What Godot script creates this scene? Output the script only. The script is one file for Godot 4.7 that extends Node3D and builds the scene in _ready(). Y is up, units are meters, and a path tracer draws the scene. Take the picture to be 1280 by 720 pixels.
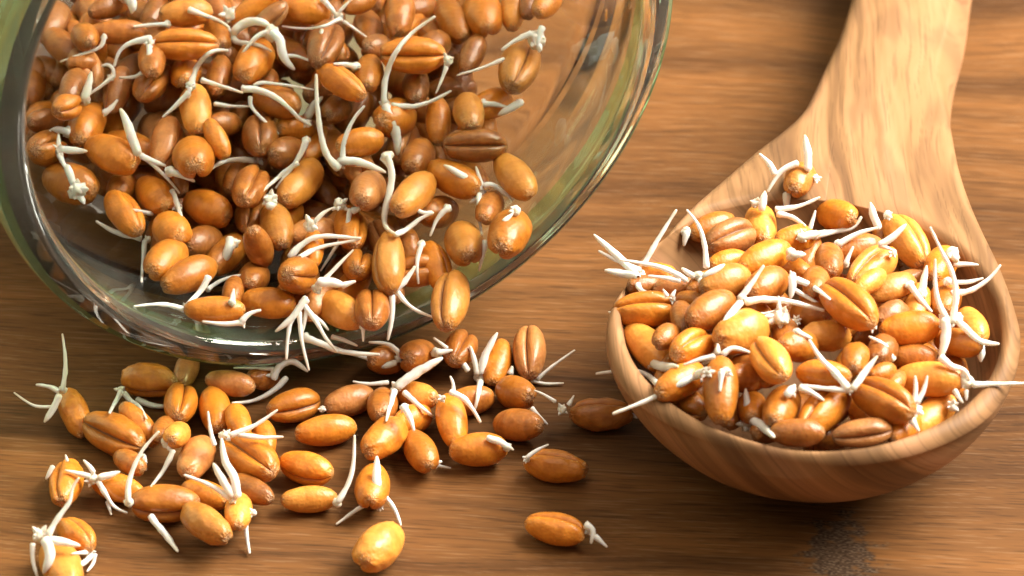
extends Node3D
# Sprouted wheat spilling from a glass jar, and a wooden spoon full of it, on a wooden table. Real size, metres.

const PITCH := 0.6283185      # the camera looks 36 degrees down
const DIST := 0.42
const FPX := 4200.0           # focal length in pixels of a 1280 wide picture
const RIM_H := 0.0182          # height of the spoon's rim
const CAV := Vector2(0.0342, 0.0301)
const CAV_A := 0.0218
const CAV_B := 0.0242
const JAR_IN := 0.0408        # inner radius of the jar's body

var eye := Vector3(0, sin(PITCH), cos(PITCH)) * DIST
var right := Vector3.RIGHT
var up := Vector3(0, cos(PITCH), -sin(PITCH))
var ahead := -Vector3(0, sin(PITCH), cos(PITCH))
var mouth := Vector3(-0.0198, 0.04375, 0.0171)
var axis := Vector3(0.39307, -0.04998, 0.91815).normalized()   # out of the jar's mouth
var across := Vector3.UP.cross(axis).normalized()
var rng := RandomNumberGenerator.new()
var used := {}
var grains := []              # every grain, as a dictionary, until they have settled
var mats := {}
var kernels := []

func _ready():
	set_camera_and_light()
	make_materials()
	build_table()
	build_jar()
	build_spoon()
	for k in 12: kernels.append(kernel_mesh(k))
	grains_in_jar()
	grains_on_table()
	grains_in_spoon()
	hidden_grains()
	settle()
	for g in grains: build_grain(g)

func set_camera_and_light():
	var cam := Camera3D.new()
	cam.name = "camera"
	cam.keep_aspect = Camera3D.KEEP_HEIGHT
	var at := CameraAttributesPhysical.new()
	at.frustum_near = 0.05
	at.frustum_far = 20.0
	at.frustum_focal_length = 204.12
	at.frustum_focus_distance = DIST - 0.026
	at.exposure_aperture = 62.0
	cam.attributes = at
	add_child(cam)
	cam.near = 0.05
	cam.far = 20.0
	cam.fov = rad_to_deg(2.0 * atan(360.0 / FPX))
	cam.transform = Transform3D(Basis(right, up, -ahead), eye)
	var we := WorldEnvironment.new()
	we.name = "world_environment"
	var e := Environment.new()
	e.background_mode = Environment.BG_COLOR
	e.background_color = Color(0.62, 0.56, 0.50)
	e.background_energy_multiplier = 0.72
	e.tonemap_mode = Environment.TONE_MAPPER_LINEAR
	e.tonemap_exposure = 1.10
	e.sdfgi_enabled = true
	e.ssao_enabled = true
	e.ssil_enabled = true
	we.environment = e
	add_child(we)
	# the window to the right, a little behind
	lamp("window_light", Vector3(0.47, 0.53, -0.15), Vector3(0.02, 0.0, 0.01), Vector2(0.54, 0.46), 2.55, Color(1.0, 0.97, 0.92))
	lamp("ceiling_light", Vector3(-0.30, 0.95, 0.10), Vector3(0, 0, 0), Vector2(1.1, 1.1), 0.55, Color(1.0, 0.95, 0.88))
	# a far weaker window on the left, with leaves outside it
	lamp("garden_window_light", Vector3(-0.75, 0.42, -0.42), Vector3(0, 0.03, 0), Vector2(0.9, 0.8), 0.40, Color(0.86, 1.0, 0.78))

func lamp(called, from, to, size, energy, color):
	var l := AreaLight3D.new()
	l.name = called
	l.area_size = size
	l.area_normalize_energy = true
	l.light_energy = energy
	l.light_color = color
	l.shadow_enabled = true
	add_child(l)
	l.look_at_from_position(from, to, Vector3.UP)
	l.set("area_range", 6.0)

# ---------------------------------------------------------------- helpers
func numbered(called: String) -> String:
	if not used.has(called):
		used[called] = 0
		return called
	used[called] += 1
	return "%s_%03d" % [called, used[called]]

func obj(called: String, mesh: Mesh, mat: Material, parent: Node, smooth_name := true) -> MeshInstance3D:
	var o := MeshInstance3D.new()
	if parent == self:
		o.name = numbered(called)
	else:
		var n := called
		var k := 1
		while parent.has_node(n):
			n = "%s_%03d" % [called, k]
			k += 1
		o.name = n
	o.mesh = mesh
	if mat: o.material_override = mat
	parent.add_child(o, true)
	return o

func tag(o: Node, label: String, category := "", group := "", kind := ""):
	o.set_meta("label", label)
	if category: o.set_meta("category", category)
	if group: o.set_meta("group", group)
	if kind: o.set_meta("kind", kind)

func ray(u: float, v: float) -> Vector3:
	return ahead + right * ((u - 640.0) / FPX) - up * ((v - 360.0) / FPX)

func pt(u: float, v: float, t: float) -> Vector3:
	return eye + ray(u, v) * t

func reach(u: float, v: float, y: float) -> float:      # how far along that ray the height y is
	return (y - eye.y) / ray(u, v).y

func mound(p: Vector3) -> float:                        # the heap in the spoon
	var r2 := pow((p.x - CAV.x) / CAV_A, 2.0) + pow((p.z - CAV.y) / CAV_B, 2.0)
	return RIM_H - 0.0024 + 0.0062 * (1.0 - minf(r2, 1.6))

func heap_depth(zone: String, u: float, v: float, w: float, lower := 0.0) -> float:
	if zone == "T":
		return reach(u, v, w * 0.5 - lower)
	if zone == "J":
		var d := ray(u, v)
		var g := Vector3.UP + axis * 0.48 - across * 0.17
		return (0.009 - lower - g.dot(eye) + (axis * 0.48 - across * 0.17).dot(mouth)) / g.dot(d)
	var t := reach(u, v, RIM_H)
	for k in 14:
		t = lerpf(t, reach(u, v, mound(pt(u, v, t)) - lower), 0.6)
	return t

func jar_radius(p: Vector3) -> float:
	var q := p - mouth
	return (q - axis * q.dot(axis)).length()

func noise(seed_: int, freq: float, octaves := 4, type := FastNoiseLite.TYPE_SIMPLEX_SMOOTH) -> FastNoiseLite:
	var n := FastNoiseLite.new()
	n.seed = seed_
	n.noise_type = type
	n.frequency = freq
	n.fractal_octaves = octaves
	return n

func grid_mesh(pts: PackedVector3Array, uvs: PackedVector2Array, rows: int, cols: int, wrap: bool, colors := PackedColorArray()) -> ArrayMesh:
	# rows x cols points; rows run along, cols run round; normals are smooth
	var nrm := PackedVector3Array()
	nrm.resize(pts.size())
	var idx := PackedInt32Array()
	var last := cols if wrap else cols - 1
	for i in rows - 1:
		for j in last:
			var a := i * cols + j
			var b := i * cols + (j + 1) % cols
			var c := a + cols
			var d := b + cols
			var n1 := (pts[c] - pts[a]).cross(pts[b] - pts[a])
			var n2 := (pts[b] - pts[d]).cross(pts[c] - pts[d])
			for k in [a, b, c]: nrm[k] += n1
			for k in [b, d, c]: nrm[k] += n2
			idx.append_array(PackedInt32Array([a, b, c, b, d, c]))
	for k in nrm.size():
		nrm[k] = nrm[k].normalized() if nrm[k].length_squared() > 0.0 else Vector3.UP
	var arr := []
	arr.resize(Mesh.ARRAY_MAX)
	arr[Mesh.ARRAY_VERTEX] = pts
	arr[Mesh.ARRAY_NORMAL] = nrm
	if uvs.size(): arr[Mesh.ARRAY_TEX_UV] = uvs
	if colors.size(): arr[Mesh.ARRAY_COLOR] = colors
	arr[Mesh.ARRAY_INDEX] = idx
	var m := ArrayMesh.new()
	m.add_surface_from_arrays(Mesh.PRIMITIVE_TRIANGLES, arr)
	return m

# ---------------------------------------------------------------- materials
func texture_of(w: int, h: int, f: Callable) -> ImageTexture:
	var data := PackedByteArray()
	data.resize(w * h * 3)
	var k := 0
	for y in h:
		for x in w:
			var c: Color = f.call(x, y)
			data[k] = int(clampf(c.r, 0, 1) * 255.0)
			data[k + 1] = int(clampf(c.g, 0, 1) * 255.0)
			data[k + 2] = int(clampf(c.b, 0, 1) * 255.0)
			k += 3
	return ImageTexture.create_from_image(Image.create_from_data(w, h, false, Image.FORMAT_RGB8, data))

func make_materials():
	# wheat skins: amber, pale gold, dull brown, pinkish tan; two of each
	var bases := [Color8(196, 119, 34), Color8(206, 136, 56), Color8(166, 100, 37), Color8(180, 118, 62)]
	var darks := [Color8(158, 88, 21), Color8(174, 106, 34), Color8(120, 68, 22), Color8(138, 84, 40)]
	for tone in 4:
		for variant in 3:
			var n1 := noise(10 + tone * 7 + variant, 0.018, 4)
			var n2 := noise(50 + tone * 7 + variant, 0.13, 3)
			var n3 := noise(90 + tone * 7 + variant, 0.05, 2)
			var tip := Color8(164, 116, 76)
			var f := func(x, y):
				var v: float = y / 255.0             # 0 brush end, 1 germ end
				var u: float = absf(x / 127.0 - 0.5) * 2.0   # 1 at the crease
				var a := n1.get_noise_2d(x * 0.9, y) * 0.5 + 0.5
				var b := n2.get_noise_2d(x * 1.6, y * 0.5)
				var c: Color = darks[tone].lerp(bases[tone], clampf(a * 1.3 + 0.10 + b * 0.22, 0, 1))
				var brush := smoothstep(0.20, 0.02, v + n3.get_noise_2d(x * 1.5, y) * 0.09)
				c = c.lerp(tip, brush * 0.75)
				if brush > 0.2: c = c.lerp(Color8(216, 182, 142), smoothstep(0.05, 0.4, b) * 0.7 * brush).lerp(Color8(98, 62, 38), smoothstep(0.15, 0.5, -b) * 0.6 * brush)
				var germ := smoothstep(0.84, 0.97, v + n3.get_noise_2d(x * 1.5, y + 300) * 0.08)
				c = c.lerp(Color8(204, 156, 108), germ * 0.6).lerp(Color8(112, 70, 40), smoothstep(0.1, 0.5, b) * 0.45 * germ)
				c = c.lerp(Color8(96, 54, 24), smoothstep(0.93, 1.0, u) * 0.55)
				return c * [1.0, 0.88, 1.07][variant]
			var m := StandardMaterial3D.new()
			m.albedo_texture = texture_of(128, 256, f)
			m.roughness = 0.44
			m.metallic_specular = 0.4
			m.clearcoat_enabled = true
			m.clearcoat = 0.26
			m.clearcoat_roughness = 0.2
			m.subsurf_scatter_enabled = true
			m.subsurf_scatter_strength = 0.06
			m.heightmap_enabled = true
			m.heightmap_texture = skin_relief()
			m.heightmap_scale = 0.028
			mats["skin_%d_%d" % [tone, variant]] = m
	var s := StandardMaterial3D.new()
	s.vertex_color_use_as_albedo = true
	s.roughness = 0.38
	s.subsurf_scatter_enabled = true
	s.subsurf_scatter_strength = 0.2
	s.clearcoat_enabled = true
	s.clearcoat = 0.25
	s.clearcoat_roughness = 0.25
	s.backlight_enabled = true
	s.backlight = Color(0.55, 0.5, 0.42)
	mats.sprout = s
	for pair in [["glass", Color(0.99, 0.996, 0.99, 0.01)], ["rim_glass", Color(0.95, 0.99, 0.955, 0.03)], ["edge_glass", Color(0.66, 0.90, 0.64, 0.15)]]:
		var g := StandardMaterial3D.new()
		g.transparency = BaseMaterial3D.TRANSPARENCY_ALPHA
		g.albedo_color = pair[1]
		g.roughness = 0.0
		g.refraction_enabled = true
		g.refraction_scale = 0.05
		mats[pair[0]] = g

var relief: ImageTexture
func skin_relief() -> ImageTexture:
	if relief == null:
		var n := noise(77, 0.09, 3)
		var n2 := noise(78, 0.02, 2)
		relief = texture_of(128, 256, func(x, y):
			var v: float = y / 255.0
			var ends := maxf(smoothstep(0.22, 0.0, v), smoothstep(0.82, 1.0, v))
			var h: float = 0.5 + n.get_noise_2d(x * 2.0, y * 0.7) * (0.10 + 0.40 * ends) + n2.get_noise_2d(x * 2.0, y * 0.8) * 0.2
			return Color(h, h, h))
	return relief

func wood(called: String, w: int, h: int, f: Callable, rough: float, bump: float, bump_map: Texture2D = null) -> StandardMaterial3D:
	var m := StandardMaterial3D.new()
	m.albedo_texture = texture_of(w, h, f)
	m.roughness = rough
	m.metallic_specular = 0.22
	m.heightmap_enabled = true
	m.heightmap_texture = bump_map if bump_map else m.albedo_texture
	m.heightmap_scale = bump
	mats[called] = m
	return m

# ---------------------------------------------------------------- the table
func build_table():
	# texture: 1024 along the grain (0.25 mm each), 2048 across (0.125 mm each): a 256 mm square
	var broad := noise(3, 0.010, 3)
	var band := noise(4, 0.016, 4)
	var fine := noise(5, 0.11, 4)
	var pores := noise(6, 0.32, 2)
	var speck := noise(8, 0.35, 2)
	var edge := noise(9, 0.05, 3)
	var dark := Color8(58, 36, 18)
	var mid := Color8(99, 65, 34)
	var light := Color8(132, 86, 44)
	var f := func(x, y):
		var warp := broad.get_noise_2d(x * 0.30, y * 0.2) * 26.0
		var a := band.get_noise_2d(x * 0.035 + 40.0, y * 0.55 + warp) * 0.5 + 0.5
		var b := fine.get_noise_2d(x * 0.05, y * 0.9 + warp)
		var p := pores.get_noise_2d(x * 0.075, y * 0.9 + warp * 0.6)
		var k := a * 1.0 - 0.02 + b * 0.18
		var c: Color = dark.lerp(mid, clampf(k * 2.0, 0, 1)).lerp(light, clampf(k * 2.0 - 1.0, 0, 1))
		c = c.darkened(smoothstep(0.22, 0.6, p) * 0.22)
		c = c.lightened(smoothstep(0.30, 0.60, -p) * 0.08)
		# the grey sanded patch by the spoon
		var dx: float = (x - 677.0) / 17.0
		var dy: float = (y - 1405.0) / 62.0
		var s := 1.0 - sqrt(dx * dx * 0.9 + dy * dy) + edge.get_noise_2d(x * 2.0, y) * 0.55 + p * 0.25
		if s > 0.0:
			var q := speck.get_noise_2d(x * 2.2, y * 1.1)
			c = c.lerp(Color8(72, 56, 43).lerp(Color8(104, 88, 72), smoothstep(0.1, 0.5, q)).lerp(Color8(46, 34, 26), smoothstep(0.0, 0.4, -q)), smoothstep(0.0, 0.4, s) * 0.88)
		return c
	var m := wood("table", 1024, 2048, f, 0.6, 0.02)
	var half := 0.896      # seven repeats across; the texture mirrors nothing but lies far beyond the frame
	var pts := PackedVector3Array()
	var uvs := PackedVector2Array()
	for i in 2:
		for j in 2:
			var x := -half if j == 0 else half
			var z := -half if i == 0 else half
			pts.append(Vector3(x, 0, z))
			uvs.append(Vector2((x + 0.128) / 0.256, (z + 0.128) / 0.256))
	# top and a thickness of 25 mm
	var st := SurfaceTool.new()
	st.begin(Mesh.PRIMITIVE_TRIANGLES)
	st.set_smooth_group(-1)
	var c := [Vector3(-half, 0, -half), Vector3(half, 0, -half), Vector3(half, 0, half), Vector3(-half, 0, half)]
	var dn := Vector3(0, -0.025, 0)
	var quads := [[c[0], c[1], c[2], c[3]], [c[3] + dn, c[2] + dn, c[1] + dn, c[0] + dn]]
	for k in 4: quads.append([c[k], c[k] + dn, c[(k + 1) % 4] + dn, c[(k + 1) % 4]])
	for q in quads:
		for k in [0, 1, 2, 0, 2, 3]:
			var p: Vector3 = q[k]
			st.set_uv(Vector2((p.x + 0.128) / 0.256, (p.z + p.y + 0.128) / 0.256))
			st.add_vertex(p)
	st.generate_normals()
	var o := obj("table_top", st.commit(), m, self)
	o.rotation.y = deg_to_rad(-5.0)
	tag(o, "brown wooden table top with long dark grain lines and a grey sanded patch", "", "", "structure")

# ---------------------------------------------------------------- the jar
func lathe(profile: PackedVector2Array, around := 128) -> ArrayMesh:      # x: distance behind the mouth, y: radius
	var pts := PackedVector3Array()
	for p in profile:
		for j in around:
			var a := TAU * j / around
			pts.append(Vector3(cos(a) * p.y, sin(a) * p.y, -p.x))
	return grid_mesh(pts, PackedVector2Array(), profile.size(), around, true)

func rounded(corners: Array, steps := 5) -> PackedVector2Array:          # corners [s, r, rounding] in millimetres
	var out := PackedVector2Array()
	for k in corners.size():
		var p := Vector2(corners[k][0], corners[k][1])
		var r: float = corners[k][2]
		if k == 0 or k == corners.size() - 1 or r == 0.0:
			out.append(p * 0.001)
			continue
		var a := Vector2(corners[k - 1][0], corners[k - 1][1]) - p
		var b := Vector2(corners[k + 1][0], corners[k + 1][1]) - p
		var d := minf(r, minf(a.length(), b.length()) * 0.48)
		var p0 := p + a.normalized() * d
		var p1 := p + b.normalized() * d
		for i in steps + 1:
			var t := float(i) / steps
			out.append((p0.lerp(p, t)).lerp(p.lerp(p1, t), t) * 0.001)
	return out

func build_jar():
	var jar := Node3D.new()
	jar.name = numbered("glass_jar")
	add_child(jar)
	jar.transform = Transform3D(Basis(across, axis.cross(across), axis), mouth)
	tag(jar, "clear glass jar with thick greenish rim lying on its side, wheat spilling out", "jar")
	# one closed skin of glass, cut at the neck: the rim and the body meet edge to edge
	var rim := rounded([[12.0, 39.4, 0], [3.0, 37.6, 2.0], [-2.4, 37.0, 1.2], [-3.5, 38.1, 0.9], [-2.8, 40.2, 0]])
	var edge := rounded([[-2.8, 40.2, 0], [-2.0, 41.2, 1.0], [0.2, 41.8, 1.2], [2.4, 41.75, 0]])
	var collar := rounded([[2.4, 41.75, 0], [3.4, 41.7, 1.0], [4.8, 41.0, 0.8], [7.2, 41.0, 1.0], [12.0, 42.4, 0]])
	var outer := rounded([[12.0, 42.4, 0], [15.5, 43.3, 2.5], [24.0, 44.2, 4.0], [80.0, 44.2, 6.0], [93.0, 42.0, 6.0], [96.0, 34.0, 3.0], [94.5, 28.0, 2.0], [94.5, 0.02, 0]])
	var inner := rounded([[90.5, 0.02, 0], [90.5, 30.0, 6.0], [86.0, 39.6, 6.0], [76.0, 40.9, 4.0], [34.0, 41.2, 6.0], [20.0, 40.3, 3.0], [12.0, 39.4, 0]])
	var lip := obj("jar_rim", lathe(rim, 160), mats.rim_glass, jar)
	obj("rim_edge", lathe(edge, 160), mats.edge_glass, lip)
	obj("rim_collar", lathe(collar, 160), mats.rim_glass, lip)
	var body := MeshInstance3D.new()
	body.name = "jar_wall"
	body.mesh = lathe(outer, 160)
	body.material_override = mats.glass
	jar.add_child(body, true)
	obj("jar_inner_wall", lathe(inner, 160), mats.glass, jar)

# ---------------------------------------------------------------- the spoon
func build_spoon():
	# outline on the rim's plane, millimetres, from the front round the left side, up the handle and back
	var key := PackedVector2Array([Vector2(34.5, 55.6), Vector2(26.5, 53.9), Vector2(21, 51.3), Vector2(16, 47.4), Vector2(12.7, 42.7), Vector2(11, 36.7), Vector2(10.8, 31.2), Vector2(12, 25.9), Vector2(15.7, 17.4), Vector2(22, 6.9),
		Vector2(28, -1.9), Vector2(32.8, -9.1), Vector2(36.8, -16.5), Vector2(40.4, -28), Vector2(43.6, -38.8), Vector2(46.5, -52.5), Vector2(49.8, -72.5), Vector2(51.8, -86.5), Vector2(55, -92.5), Vector2(60, -94), Vector2(65.5, -91.5), Vector2(67.5, -86.5), Vector2(66, -72.5),
		Vector2(62.4, -52.5), Vector2(59.9, -38.8), Vector2(57.2, -27), Vector2(55.4, -15.4), Vector2(54.7, -5.8), Vector2(54.9, 2.7), Vector2(56, 11.9), Vector2(57.4, 20.6), Vector2(58, 27.2), Vector2(57.9, 34.1), Vector2(55.5, 42.7), Vector2(51.6, 48.7), Vector2(46.1, 52.9), Vector2(40.5, 55.1)])
	var n := key.size()
	var rim := PackedVector2Array()
	for k in n:
		for i in 8:
			rim.append(key[k].cubic_interpolate(key[(k + 1) % n], key[(k + n - 1) % n], key[(k + 2) % n], i / 8.0) * 0.001)
	rim.reverse()
	n = rim.size()
	var off := func(p: Vector2) -> float:              # distance to the outline
		var best := 1.0
		for k in n:
			var q := Geometry2D.get_closest_point_to_segment(p, rim[k], rim[(k + 1) % n])
			best = minf(best, q.distance_squared_to(p))
		return sqrt(best)
	var c := CAV
	var rise := func(p: Vector2) -> float:             # the handle climbs a little
		return -maxf(0.0, -0.004 - p.y) * 0.07
	var wob := noise(31, 60.0, 2)
	var pts := PackedVector3Array()
	var uvs := PackedVector2Array()
	var ins := 16
	var tops := 26
	var unders := 30
	var rows := ins + tops + unders
	for r in rows:
		for k in n:
			var dir := (rim[k] - c)
			var e := c + dir / Vector2(dir.x / CAV_A, dir.y / CAV_B).length()     # where this spoke leaves the hollow
			var p: Vector2
			var y: float
			if r < ins:
				var f := sin(PI * 0.5 * r / (ins - 1.0))
				p = c.lerp(e, maxf(f, 0.001) * 0.996)
				y = RIM_H - 0.0008 - 0.0142 * pow(maxf(0.0, 1.0 - f * f), 0.62)
			elif r < ins + tops:
				var f := (r - ins) / (tops - 1.0)
				f = 1.0 - pow(1.0 - f, 1.7)
				p = e.lerp(rim[k], f)
				var d: float = off.call(p) if r < ins + tops - 1 else 0.0
				var round_ := 0.0016
				var lip := clampf((p.distance_to(e)) / 0.0009, 0, 1)
				y = RIM_H + rise.call(p) - 0.0006 * (1.0 - lip) * (1.0 - lip)
				if d < round_:
					y -= round_ - sqrt(maxf(0.0, round_ * round_ - pow(round_ - d, 2.0)))
				var side := smoothstep(-0.002, 0.002, p.x - lerpf(0.0430, 0.0545, clampf(-p.y / 0.05, 0.0, 1.2)))
				y -= 0.0008 * smoothstep(0.009, 0.0, d) * smoothstep(0.0, -0.02, p.y)
				y -= 1.5 * maxf(0.0, 0.0024 * smoothstep(-0.006, -0.028, p.y) - d) * side
			else:
				var f := (r - ins - tops + 1.0) / unders
				f = 1.0 - pow(1.0 - f, 0.55) if f < 1.0 else 1.0
				f = pow((r - ins - tops + 1.0) / unders, 1.8)
				p = rim[k].lerp(c, f * 0.999)
				var rr := Vector2((p.x - 0.0343) / 0.0240, (p.y - 0.0299) / 0.0257).length()
				var bowl := 0.0172 * pow(maxf(0.0, 1.0 - rr * rr), 0.58)
				var d: float = off.call(p)
				var hand := 0.0100 * sqrt(maxf(0.0, 1.0 - pow(1.0 - minf(d / 0.0055, 1.0), 2.0)))
				hand *= smoothstep(0.036, 0.010, p.y)
				var deep := maxf(bowl, hand) + 0.35 * minf(bowl, hand) * smoothstep(0.012, 0.0, absf(bowl - hand))
				y = RIM_H + rise.call(p) - 0.0017 - minf(deep, 0.0159 + rise.call(p))
				if p.y < -0.004: y = minf(y, RIM_H + rise.call(p) - 0.0017 - 0.0042 * smoothstep(-0.004, -0.028, p.y))
			pts.append(Vector3(p.x, y + wob.get_noise_3d(p.x, y, p.y) * 0.00022, p.y))
			uvs.append(Vector2((p.x + y * 0.8) / 0.1, (p.y + 0.1) / 0.18))
	var band := noise(41, 0.02, 4)
	var fine := noise(42, 0.10, 3)
	var pores := noise(43, 0.30, 2)
	var blot := noise(44, 0.008, 3)
	var f := func(x, y):
		var warp := blot.get_noise_2d(x, y * 0.35) * 22.0
		var a := band.get_noise_2d(x * 0.8 + warp, y * 0.05) * 0.5 + 0.5
		var b := fine.get_noise_2d(x + warp, y * 0.06)
		var p := pores.get_noise_2d(x + warp * 0.5, y * 0.03)
		var k := a * 1.15 + 0.0 + b * 0.14
		var col: Color = Color8(82, 58, 41).lerp(Color8(134, 101, 67), clampf(k * 1.6, 0, 1)).lerp(Color8(172, 128, 94), clampf(k * 1.7 - 0.8, 0, 1))
		var smudge := smoothstep(0.05, 0.5, blot.get_noise_2d(x * 2.6 + 900.0, y * 0.8)) * 0.18
		return col.darkened(smoothstep(0.2, 0.6, p) * 0.14).lerp(Color8(70, 50, 38), smudge)
	var m := wood("spoon", 768, 1024, f, 0.5, 0.012)
	var spoon := Node3D.new()
	spoon.name = numbered("wooden_spoon")
	add_child(spoon)
	tag(spoon, "wooden spoon with deep round bowl heaped with wheat and wide flaring handle", "spoon")
	# one skin, cut in two where the handle leaves the bowl
	var whole := grid_mesh(pts, uvs, rows, n, true)
	var a := whole.surface_get_arrays(0)
	var idx: PackedInt32Array = a[Mesh.ARRAY_INDEX]
	var parts := [PackedInt32Array(), PackedInt32Array()]
	for t in idx.size() / 3:
		var mid := (pts[idx[t * 3]] + pts[idx[t * 3 + 1]] + pts[idx[t * 3 + 2]]) / 3.0
		var which := 1 if mid.z < 0.006 and Vector2((mid.x - 0.0343) / 0.0240, (mid.z - 0.0299) / 0.0257).length() > 1.0 else 0
		parts[which].append_array(PackedInt32Array([idx[t * 3], idx[t * 3 + 1], idx[t * 3 + 2]]))
	for which in 2:
		var b := a.duplicate()
		b[Mesh.ARRAY_INDEX] = parts[which]
		var am := ArrayMesh.new()
		am.add_surface_from_arrays(Mesh.PRIMITIVE_TRIANGLES, b)
		obj(["bowl", "handle"][which], am, m, spoon)

# ---------------------------------------------------------------- wheat
func kernel_mesh(variant: int) -> ArrayMesh:        # long axis y, brush end at -1, germ at +1, crease towards +z, radius 1
	var rows := 30
	var cols := 36
	var nz := noise(200 + variant, 0.9, 3)
	var crease_deep := 0.30 + 0.05 * (variant % 3)
	var pts := PackedVector3Array()
	var uvs := PackedVector2Array()
	var bend := (variant % 4 - 1.5) * 0.035
	for i in rows:
		var q := float(i) / (rows - 1)
		var y := -cos(PI * q)
		var s := sin(PI * q)
		var prof := pow(maxf(s, 0.0), 0.84)
		prof *= 1.0 + 0.07 * sin(PI * (q - 0.45 - 0.05 * (variant % 2))) - 0.10 * smoothstep(0.6, 1.0, q)
		for j in cols:
			var w := float(j) / (cols - 1) * 2.0 - 1.0          # -1..1, both ends at the crease
			var a := PI * (signf(w) * (1.0 - pow(1.0 - absf(w), 1.35)))
			var from := PI - absf(a)                              # angle from the crease
			var win := smoothstep(0.0, 0.16, q) * smoothstep(1.0, 0.78, q)
			var k := 1.0 - crease_deep * exp(-from / 0.13) * win
			k *= 1.0 + 0.09 * exp(-pow((from - 0.62) / 0.42, 2.0)) * win
			var d := Vector3(sin(a), 0, -cos(a))
			var p := Vector3(d.x * prof * k, y, d.z * prof * k * 0.95)
			p.z -= 0.10 * smoothstep(0.72, 1.0, q) * absf(y) + bend * (1.0 - y * y) * 2.0
			if d.z < -0.3: p.z += 0.10 * smoothstep(0.74, 0.90, q) * smoothstep(-0.3, -0.9, d.z) * prof
			p *= 1.0 + nz.get_noise_3dv(p * 1.4) * (0.035 + 0.05 * float(variant % 4 == 3)) + nz.get_noise_3dv(p * 5.0) * 0.012 * (0.5 + 2.0 * smoothstep(0.75, 1.0, absf(y)))
			pts.append(p)
			uvs.append(Vector2(float(j) / (cols - 1), q))
	# close the seam's normals by building with the last column welded to the first
	var m := grid_mesh(pts, uvs, rows, cols, false)
	var arr := m.surface_get_arrays(0)
	var nr: PackedVector3Array = arr[Mesh.ARRAY_NORMAL]
	for i in rows:
		var t := (nr[i * cols] + nr[i * cols + cols - 1]).normalized()
		nr[i * cols] = t
		nr[i * cols + cols - 1] = t
	for j in cols:
		nr[j] = Vector3.DOWN
		nr[(rows - 1) * cols + j] = Vector3.UP
	arr[Mesh.ARRAY_NORMAL] = nr
	var out := ArrayMesh.new()
	out.add_surface_from_arrays(Mesh.PRIMITIVE_TRIANGLES, arr)
	return out

const GROUPS := {"J": "sprouted wheat grains in the jar", "T": "sprouted wheat grains on the table", "S": "sprouted wheat grains in the spoon"}

# x, y, length and width in pixels; direction of the germ end in degrees; roll of the crease (0: towards the camera, + to the left of the direction, 180 hidden); lift towards the camera in pixels; skin; sprouts [width, x, y, x, y ...] (0: a tuft of buds at x, y of that radius)
func w(zone: String, x: float, y: float, l: float, wd: float, dir: float, roll: float, lift: float, tone: int, label: String, sprouts := []):
	grains.append({"zone": zone, "x": x, "y": y, "l": absf(l), "w": wd, "dir": dir, "roll": roll, "lift": lift, "tone": tone, "label": label, "sprouts": sprouts, "flip": l < 0.0})

func hidden_grains():
	rng.seed = 4711
	var made := 0
	while made < 85:
		var u := rng.randf_range(55, 690)
		var v := rng.randf_range(-25, 395)
		var t := heap_depth("J", u, v, 0, rng.randf_range(0.0036, 0.0062))
		var p := pt(u, v, t)
		if jar_radius(p) > 0.0385 or (p - mouth).dot(axis) > 0.0: continue
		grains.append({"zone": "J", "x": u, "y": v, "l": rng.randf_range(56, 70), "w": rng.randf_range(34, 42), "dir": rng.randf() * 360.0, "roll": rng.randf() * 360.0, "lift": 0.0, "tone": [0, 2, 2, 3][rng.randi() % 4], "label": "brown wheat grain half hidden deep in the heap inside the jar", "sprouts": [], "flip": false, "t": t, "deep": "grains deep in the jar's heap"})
		made += 1
	deep_heap()
	made = 0
	while made < 42:
		var a := rng.randf() * TAU
		var r := sqrt(rng.randf()) * 0.90
		var p := Vector3(CAV.x + cos(a) * r * CAV_A, 0, CAV.y + sin(a) * r * CAV_B)
		p.y = mound(p) - rng.randf_range(0.0036, 0.0056)
		if p.y < RIM_H + 0.0018 - 0.0150 * pow(1.0 - r * r, 0.62): continue
		var d := p - eye
		var t := d.dot(ahead)
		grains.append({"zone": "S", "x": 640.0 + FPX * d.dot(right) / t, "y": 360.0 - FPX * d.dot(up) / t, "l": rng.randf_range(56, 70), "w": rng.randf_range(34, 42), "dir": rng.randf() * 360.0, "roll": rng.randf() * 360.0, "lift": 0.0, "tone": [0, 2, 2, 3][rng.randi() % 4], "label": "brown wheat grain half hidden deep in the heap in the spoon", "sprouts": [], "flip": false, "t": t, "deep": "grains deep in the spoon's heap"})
		made += 1

func deep_heap():                                  # what lies under the grains one can pick out
	var mm := MultiMesh.new()
	mm.transform_format = MultiMesh.TRANSFORM_3D
	mm.mesh = kernels[1]
	var at: Array[Transform3D] = []
	while at.size() < 210:
		var u := rng.randf_range(30, 720)
		var v := rng.randf_range(-90, 380)
		var p := pt(u, v, heap_depth("J", u, v, 0, rng.randf_range(0.0066, 0.012)))
		var s := -(p - mouth).dot(axis)
		if jar_radius(p) > 0.0385 or s < 4e-3 or s > 0.08: continue
		var b := Basis.from_euler(Vector3(rng.randf_range(-0.5, 0.5) + PI * 0.5, rng.randf() * TAU, 0.0))
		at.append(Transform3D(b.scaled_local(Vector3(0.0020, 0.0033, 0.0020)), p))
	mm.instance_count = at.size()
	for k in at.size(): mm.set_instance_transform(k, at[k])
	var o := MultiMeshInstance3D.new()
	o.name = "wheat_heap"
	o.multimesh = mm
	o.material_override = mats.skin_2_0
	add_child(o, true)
	tag(o, "mass of brown wheat buried at the bottom of the jar's heap", "", "", "stuff")

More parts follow.
